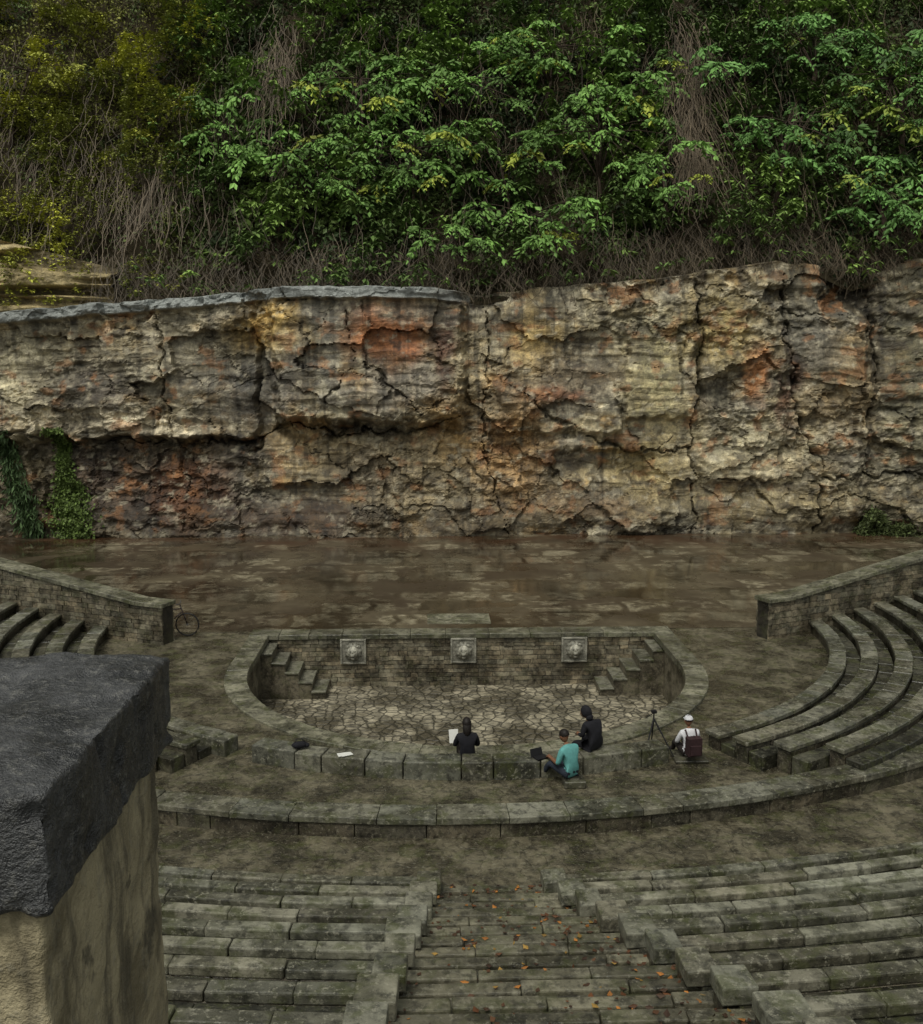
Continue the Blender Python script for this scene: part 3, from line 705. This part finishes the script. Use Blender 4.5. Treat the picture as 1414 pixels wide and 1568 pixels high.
# ---------------------------------------------------------------- people
SK=plain('skin',C(120,84,62),.6,.15,30);HAIR=plain('hair',C(26,20,17),.6,.4,60);SHOE=plain('shoe',C(46,42,40),.6)
J0=dict(pel=(0,0,.11),spi=(0,.01,.28),che=(0,.04,.46),nec=(0,.06,.585),hb=(0,.075,.65),
 sL=(-.17,.035,.52),eL=(-.235,.13,.30),wL=(-.13,.33,.26),sR=(.17,.035,.52),eR=(.235,.13,.30),wR=(.13,.33,.26),
 hL=(-.095,.03,.10),kL=(-.13,.44,.12),aL=(-.13,.50,-.30),tL=(-.14,.66,-.335),hR=(.095,.03,.10),kR=(.13,.44,.12),aR=(.13,.50,-.30),tR=(.14,.66,-.335))
RAD=dict(pel=(.15,.115),spi=(.13,.10),che=(.155,.105),nec=(.06,.06),hb=(.05,.05),sL=(.07,.07),eL=(.048,.048),wL=(.03,.03),sR=(.07,.07),eR=(.048,.048),wR=(.03,.03),
 hL=(.095,.095),kL=(.065,.065),aL=(.045,.045),tL=(.035,.035),hR=(.095,.095),kR=(.065,.065),aR=(.045,.045),tR=(.035,.035))
EDG=[('pel','spi',0),('spi','che',0),('che','nec',0),('nec','hb',2),('che','sL',0),('sL','eL',0),('eL','wL',5),('che','sR',0),('sR','eR',0),('eR','wR',5),
 ('pel','hL',1),('hL','kL',1),('kL','aL',1),('aL','tL',3),('pel','hR',1),('hR','kR',1),('kR','aR',1),('aR','tR',3)]
def person(name,loc,rz,over,shirt,pants,longsleeve=True,hair='short',cap=None,headturn=0,nod=0,scale=1.0,pack=None):
    e=empty(name,loc,rz);e.scale=(scale,)*3
    J=dict(J0);J.update(over);keys=list(J.keys());ix={k:i for i,k in enumerate(keys)}
    me=bpy.data.meshes.new('body_sk');me.from_pydata([J[k] for k in keys],[(ix[a],ix[b]) for a,b,_ in EDG],[]);me.update()
    o=bpy.data.objects.new('body_sk',me);scene.collection.objects.link(o)
    o.modifiers.new('Skin','SKIN')
    for k in keys:
        d=me.skin_vertices[0].data[ix[k]];d.radius=RAD[k];d.use_root=(k=='pel')
    sb=o.modifiers.new('Sub','SUBSURF');sb.levels=2;sb.render_levels=2
    dg=bpy.context.evaluated_depsgraph_get();dg.update()
    m2=bpy.data.meshes.new_from_object(o.evaluated_get(dg));bpy.data.objects.remove(o)
    m2.name='body'
    ms=[shirt,pants,SK,SHOE,HAIR]
    m2.materials.clear()
    for m in ms: m2.materials.append(m)
    segs=[(Vector(J[a]),Vector(J[b]),RAD[a][0],RAD[b][0],(0 if (longsleeve and t==5) else (2 if t==5 else t))) for a,b,t in EDG]
    for p in m2.polygons:
        c=p.center;best=9;bt=0
        for a,b,ra,rb,t in segs:
            ab=b-a;u=max(0,min(1,(c-a).dot(ab)/ab.length_squared));d=(c-(a+ab*u)).length-(ra+(rb-ra)*u)
            if d<best: best=d;bt=t
        p.material_index=bt;p.use_smooth=True
    link(bpy.data.objects.new('body',m2),e)
    hbp=Vector(J['hb'])
    h=bpy.data.objects.new('head_pivot',None);h.location=hbp;h.rotation_euler=(nod,0,headturn);link(h,e)
    mb=MB()
    def hf(q):
        k=1.0
        if q.z<0: k=1-.22*(-q.z)**1.5
        return Vector((q.x*k,q.y*(k if q.y<0 else 1-.08*(-min(q.z,0))),q.z))
    mb.ell((0,.015,.105),(.076,.094,.118),2,nu=24,nv=16,fn=hf)
    mb.ell((0,.112,.095),(.013,.02,.022),2);mb.ell((0,.10,.045),(.024,.012,.008),2)
    for s in(-1,1):
        mb.ell((s*.031,.096,.118),(.013,.01,.008),3);mb.ell((s*.077,.01,.10),(.011,.02,.03),2)
    def hr(q):
        k=1+.05*math.sin(q.x*19+q.z*13);return q*k
    if hair=='short': mb.ell((0,-.004,.128),(.085,.100,.108),4,nu=24,nv=10,v0=0,v1=.56,fn=hr)
    if hair=='long':
        mb.ell((0,-.008,.12),(.09,.105,.118),4,nu=24,nv=12,v0=0,v1=.62,fn=hr)
        mb.ell((0,-.05,.02),(.085,.06,.16),4,nu=20,nv=10,fn=hr)
    if hair=='hood':
        mb.ell((0,-.012,.115),(.092,.11,.128),0,nu=24,nv=12,v0=0,v1=.7)
        mb.ell((0,-.04,.0),(.085,.07,.07),0)
    if cap:
        mb.ell((0,.0,.135),(.09,.108,.10),5,nu=24,nv=8,v0=0,v1=.5);mb.ell((0,.12,.14),(.065,.075,.009),5)
    ms2=ms+[cap or HAIR];ob=mb.build('head',ms2,smooth=True,parent=h)
    mb=MB()
    for sd,w,el in((-1,'wL','eL'),(1,'wR','eR')):
        W=Vector(J[w]);d=(W-Vector(J[el])).normalized();sx=d.cross(Vector((0,0,1))).normalized();nz=sx.cross(d)
        mb.tube([W-d*.01,W+d*.03,W+d*.075,W+d*.09],[.026,.034,.036,.02],8,2)
        for i,(off,ln) in enumerate(((-.030,.062),(-.010,.074),(.010,.070),(.029,.055))):
            b0=W+d*.075+sx*off;p1=b0+d*ln*.5-nz*.008;p2=p1+d*ln*.3-nz*.022;p3=p2-nz*ln*.3
            mb.tube([b0,p1,p2,p3],[.010,.0095,.0085,.006],6,2)
        b0=W+d*.025-sx*sd*.028;mb.tube([b0,b0-sx*sd*.025+d*.02,b0-sx*sd*.032+d*.05-nz*.01],[.012,.011,.008],6,2)
    mb.build('hands',ms,smooth=True,parent=e)
    if pack:
        mb=MB();mb.box(-.15,.15,-.30,-.12,.12,.50,0);mb.box(-.11,.11,-.35,-.30,.16,.36,0)
        for s in(-1,1): mb.tube([(s*.10,-.13,.48),(s*.11,-.02,.60),(s*.11,.13,.50),(s*.12,.12,.30),(s*.13,-.10,.18)],.018,6,0)
        mb.tube([(-.03,-.2,.5),(0,-.2,.54),(.03,-.2,.5)],.008,6,0)
        o=mb.build('backpack',pack,parent=e,bevel=.045,seg=3)
    return e
black=plain('black_cloth',C(26,26,32),.85,.4,12);teal=plain('teal_cloth',C(96,158,156),.85,.2,14);jean=plain('dark_jeans',C(40,46,58),.85,.3,14)
white=plain('white_cloth',C(205,205,210),.8,.12,14);darkp=plain('dark_trousers',C(44,38,36),.85,.3,14);packm=plain('backpack_cloth',C(52,34,36),.8,.3,14)
person('seated_man',(2.22,17.66,.36),math.radians(35),dict(che=(-.02,.10,.44),nec=(-.04,.15,.55),hb=(-.05,.18,.61),sL=(-.19,.11,.50),sR=(.14,.08,.51),kL=(-.15,.43,.06),aL=(-.16,.50,-.32),tL=(-.17,.66,-.34)),black,black,hair='hood',nod=-.4,headturn=.3,scale=1.0)
person('seated_woman',(-.22,17.86,.08),0.05,dict(kL=(-.12,.40,.22),aL=(-.12,.62,-.06),tL=(-.13,.76,-.06),kR=(.12,.40,.22),aR=(.12,.62,-.06),tR=(.13,.76,-.06),wL=(-.20,.32,.38)),black,darkp,hair='long',nod=-.3,scale=.97)
person('seated_man',(1.66,16.93,.13),math.radians(38),dict(spi=(0,.03,.29),che=(0,.09,.47),nec=(0,.14,.59),hb=(0,.17,.65),sL=(-.18,.09,.53),sR=(.18,.09,.53),kL=(-.14,.42,.20),aL=(-.13,.62,-.07),tL=(-.14,.77,-.10),kR=(.14,.43,.18),aR=(.14,.66,-.07),tR=(.14,.81,-.10),wL=(-.13,.42,.30)),teal,jean,longsleeve=False,hair='short',nod=-.3)
person('seated_man',(4.12,18.02,.06),math.radians(8),dict(kL=(-.16,.40,.22),aL=(-.14,.55,-.04),tL=(-.14,.70,-.04),kR=(.16,.40,.22),aR=(.14,.55,-.04),tR=(.14,.70,-.04),wR=(.2,.30,.30)),white,darkp,longsleeve=False,hair='short',cap=white,nod=-.15,scale=.93,pack=packm)
mb=MB();mb.box(1.5,1.9,16.75,17.1,0,.13,0,.6,.008);mb.box(3.8,4.45,17.8,18.4,0,.06,0,.6,.004);mb.build('stone_block_seat',M_stair,bevel=.015)
paper=plain('white_paper',C(205,205,200),.7,.05);darkpl=plain('dark_plastic',C(28,28,30),.5,.2)
mb=MB()
def slab(cx,cy,cz,w,h,t,ax,rz,m=0):
    R=Matrix.Rotation(rz,3,'Z')@Matrix.Rotation(ax,3,'X')
    p=[(-w,-h,-t),(w,-h,-t),(w,h,-t),(-w,h,-t),(-w,-h,t),(w,-h,t),(w,h,t),(-w,h,t)]
    mb.box8([tuple(Vector((cx,cy,cz))+R@Vector(q)) for q in p],m)
slab(-.47,18.12,.50,.09,.13,.004,1.15,.15);mb.build('sketchbook',paper)
mb=MB();slab(-2.55,17.62,.362,.12,.08,.005,0,.3);slab(-2.5,17.6,.372,.11,.07,.003,0,.5);mb.build('paper_sheets',paper)
mb=MB();slab(1.14,17.35,.37,.13,.09,.008,0,.5);slab(1.06,17.42,.44,.13,.075,.005,1.2,.5);mb.build('open_laptop',darkpl)
mb=MB();mb.ell((0,0,.07),(.15,.08,.07),0,fn=lambda q:Vector((q.x*(1+.12*math.sin(5*q.y)),q.y,max(q.z,-.95))));mb.tube([(-.10,0,.11),(-.05,.02,.18),(.05,.02,.18),(.10,0,.11)],.01,6,0)
mb.ell((.13,0,.05),(.06,.06,.045),0)
o=mb.build('shoulder_bag',black,smooth=True);o.location=(-3.42,17.95,.36);o.rotation_euler=(0,0,.3)
mb=MB();ap=(3.48,18.35,.72)
for f in((3.25,18.1,0.0),(3.85,18.0,0.0),(3.55,18.8,.0)):
    mb.tube([ap,tuple((a+b)/2 for a,b in zip(ap,f)),f],[.018,.015,.01],8)
mb.tube([(3.48,18.35,.70),(3.48,18.35,.86)],.014,8);mb.box(3.43,3.53,18.3,18.4,.84,.89);mb.tube([(3.48,18.35,.84),(3.3,18.2,.8)],.008,6)
mb.build('camera_tripod',darkpl)
e=empty('bicycle',(-8.05,27.25,.0));mb=MB()
def ring(c,r,t,n=28): return [(c[0]+r*math.cos(2*math.pi*i/n),c[1],c[2]+r*math.sin(2*math.pi*i/n)) for i in range(n)]
for cx in(.25,-.80):
    mb.tube(ring((cx,0,.34),.32,0),.02,6,0,closed=True);mb.tube([(cx,-.04,.34),(cx,.04,.34)],.02,8,1)
    for i in range(14):
        t=2*math.pi*i/14;mb.tube([(cx,0,.34),(cx+.31*math.cos(t),0,.34+.31*math.sin(t))],.0025,3,1)
fr=[((-.80,0,.34),(-.35,0,.30)),((-.35,0,.30),(-.48,0,.82)),((-.80,0,.34),(-.46,0,.72)),((-.46,0,.74),(.08,0,.80)),((-.35,0,.30),(.10,0,.70)),((.25,0,.34),(.06,0,.92))]
for a,b in fr: mb.tube([a,b],.016,8,2)
mb.tube([(.02,-.26,.98),(.06,-.1,.95),(.06,.1,.95),(.02,.26,.98)],.013,6,1);mb.ell((-.49,0,.86),(.13,.07,.03),0)
mb.tube(ring((-.35,.0,.30),.09,0,14),.008,5,1,closed=True);mb.tube([(-.35,-.06,.30),(-.30,-.09,.16)],.01,6,1);mb.tube([(-.35,.06,.30),(-.40,.09,.44)],.01,6,1)
mb.build('frame_and_wheels',[darkpl,plain('bike_metal',C(90,90,92),.4,.1),plain('bike_paint',C(40,30,34),.4,.1)],smooth=True,parent=e)
# ---------------------------------------------------------------- world, sun, camera
w=bpy.data.worlds.new('World');scene.world=w;w.use_nodes=True;nt=w.node_tree;bg=nt.nodes['Background']
sky=nt.nodes.new('ShaderNodeTexSky');sky.sky_type='NISHITA';sky.sun_disc=False
EL,AZ=math.radians(60),math.radians(205)
sky.sun_elevation=EL;sky.sun_rotation=AZ;sky.dust_density=4
hs=nt.nodes.new('ShaderNodeHueSaturation');hs.inputs['Saturation'].default_value=.2
nt.links.new(sky.outputs[0],hs.inputs['Color'])
mx=nt.nodes.new('ShaderNodeMix');mx.data_type='RGBA';mx.blend_type='MULTIPLY';mx.inputs[0].default_value=1;mx.inputs[7].default_value=(.98,.99,.89,1)
nt.links.new(hs.outputs[0],mx.inputs[6]);nt.links.new(mx.outputs[2],bg.inputs['Color']);bg.inputs['Strength'].default_value=.125
sl=bpy.data.lights.new('sun','SUN');sl.energy=1.5;sl.angle=math.radians(22);sl.color=(1,.97,.89)
so=link(bpy.data.objects.new('sun',sl))
sd=Vector((math.sin(AZ)*math.cos(EL),math.cos(AZ)*math.cos(EL),math.sin(EL)))
so.rotation_euler=sd.to_track_quat('Z','Y').to_euler();so.location=(0,0,40)
cam=bpy.data.cameras.new('camera');co=link(bpy.data.objects.new('camera',cam));scene.camera=co
cam.sensor_fit='HORIZONTAL';cam.sensor_width=36;cam.lens=36*1500/1414;cam.clip_end=500;cam.clip_start=.05
co.location=(-.92,0,7.6);co.rotation_euler=(math.radians(90-8.5),0,math.radians(-1.9))
scene.view_settings.view_transform='Standard';scene.view_settings.look='None';scene.view_settings.exposure=0;scene.view_settings.gamma=1
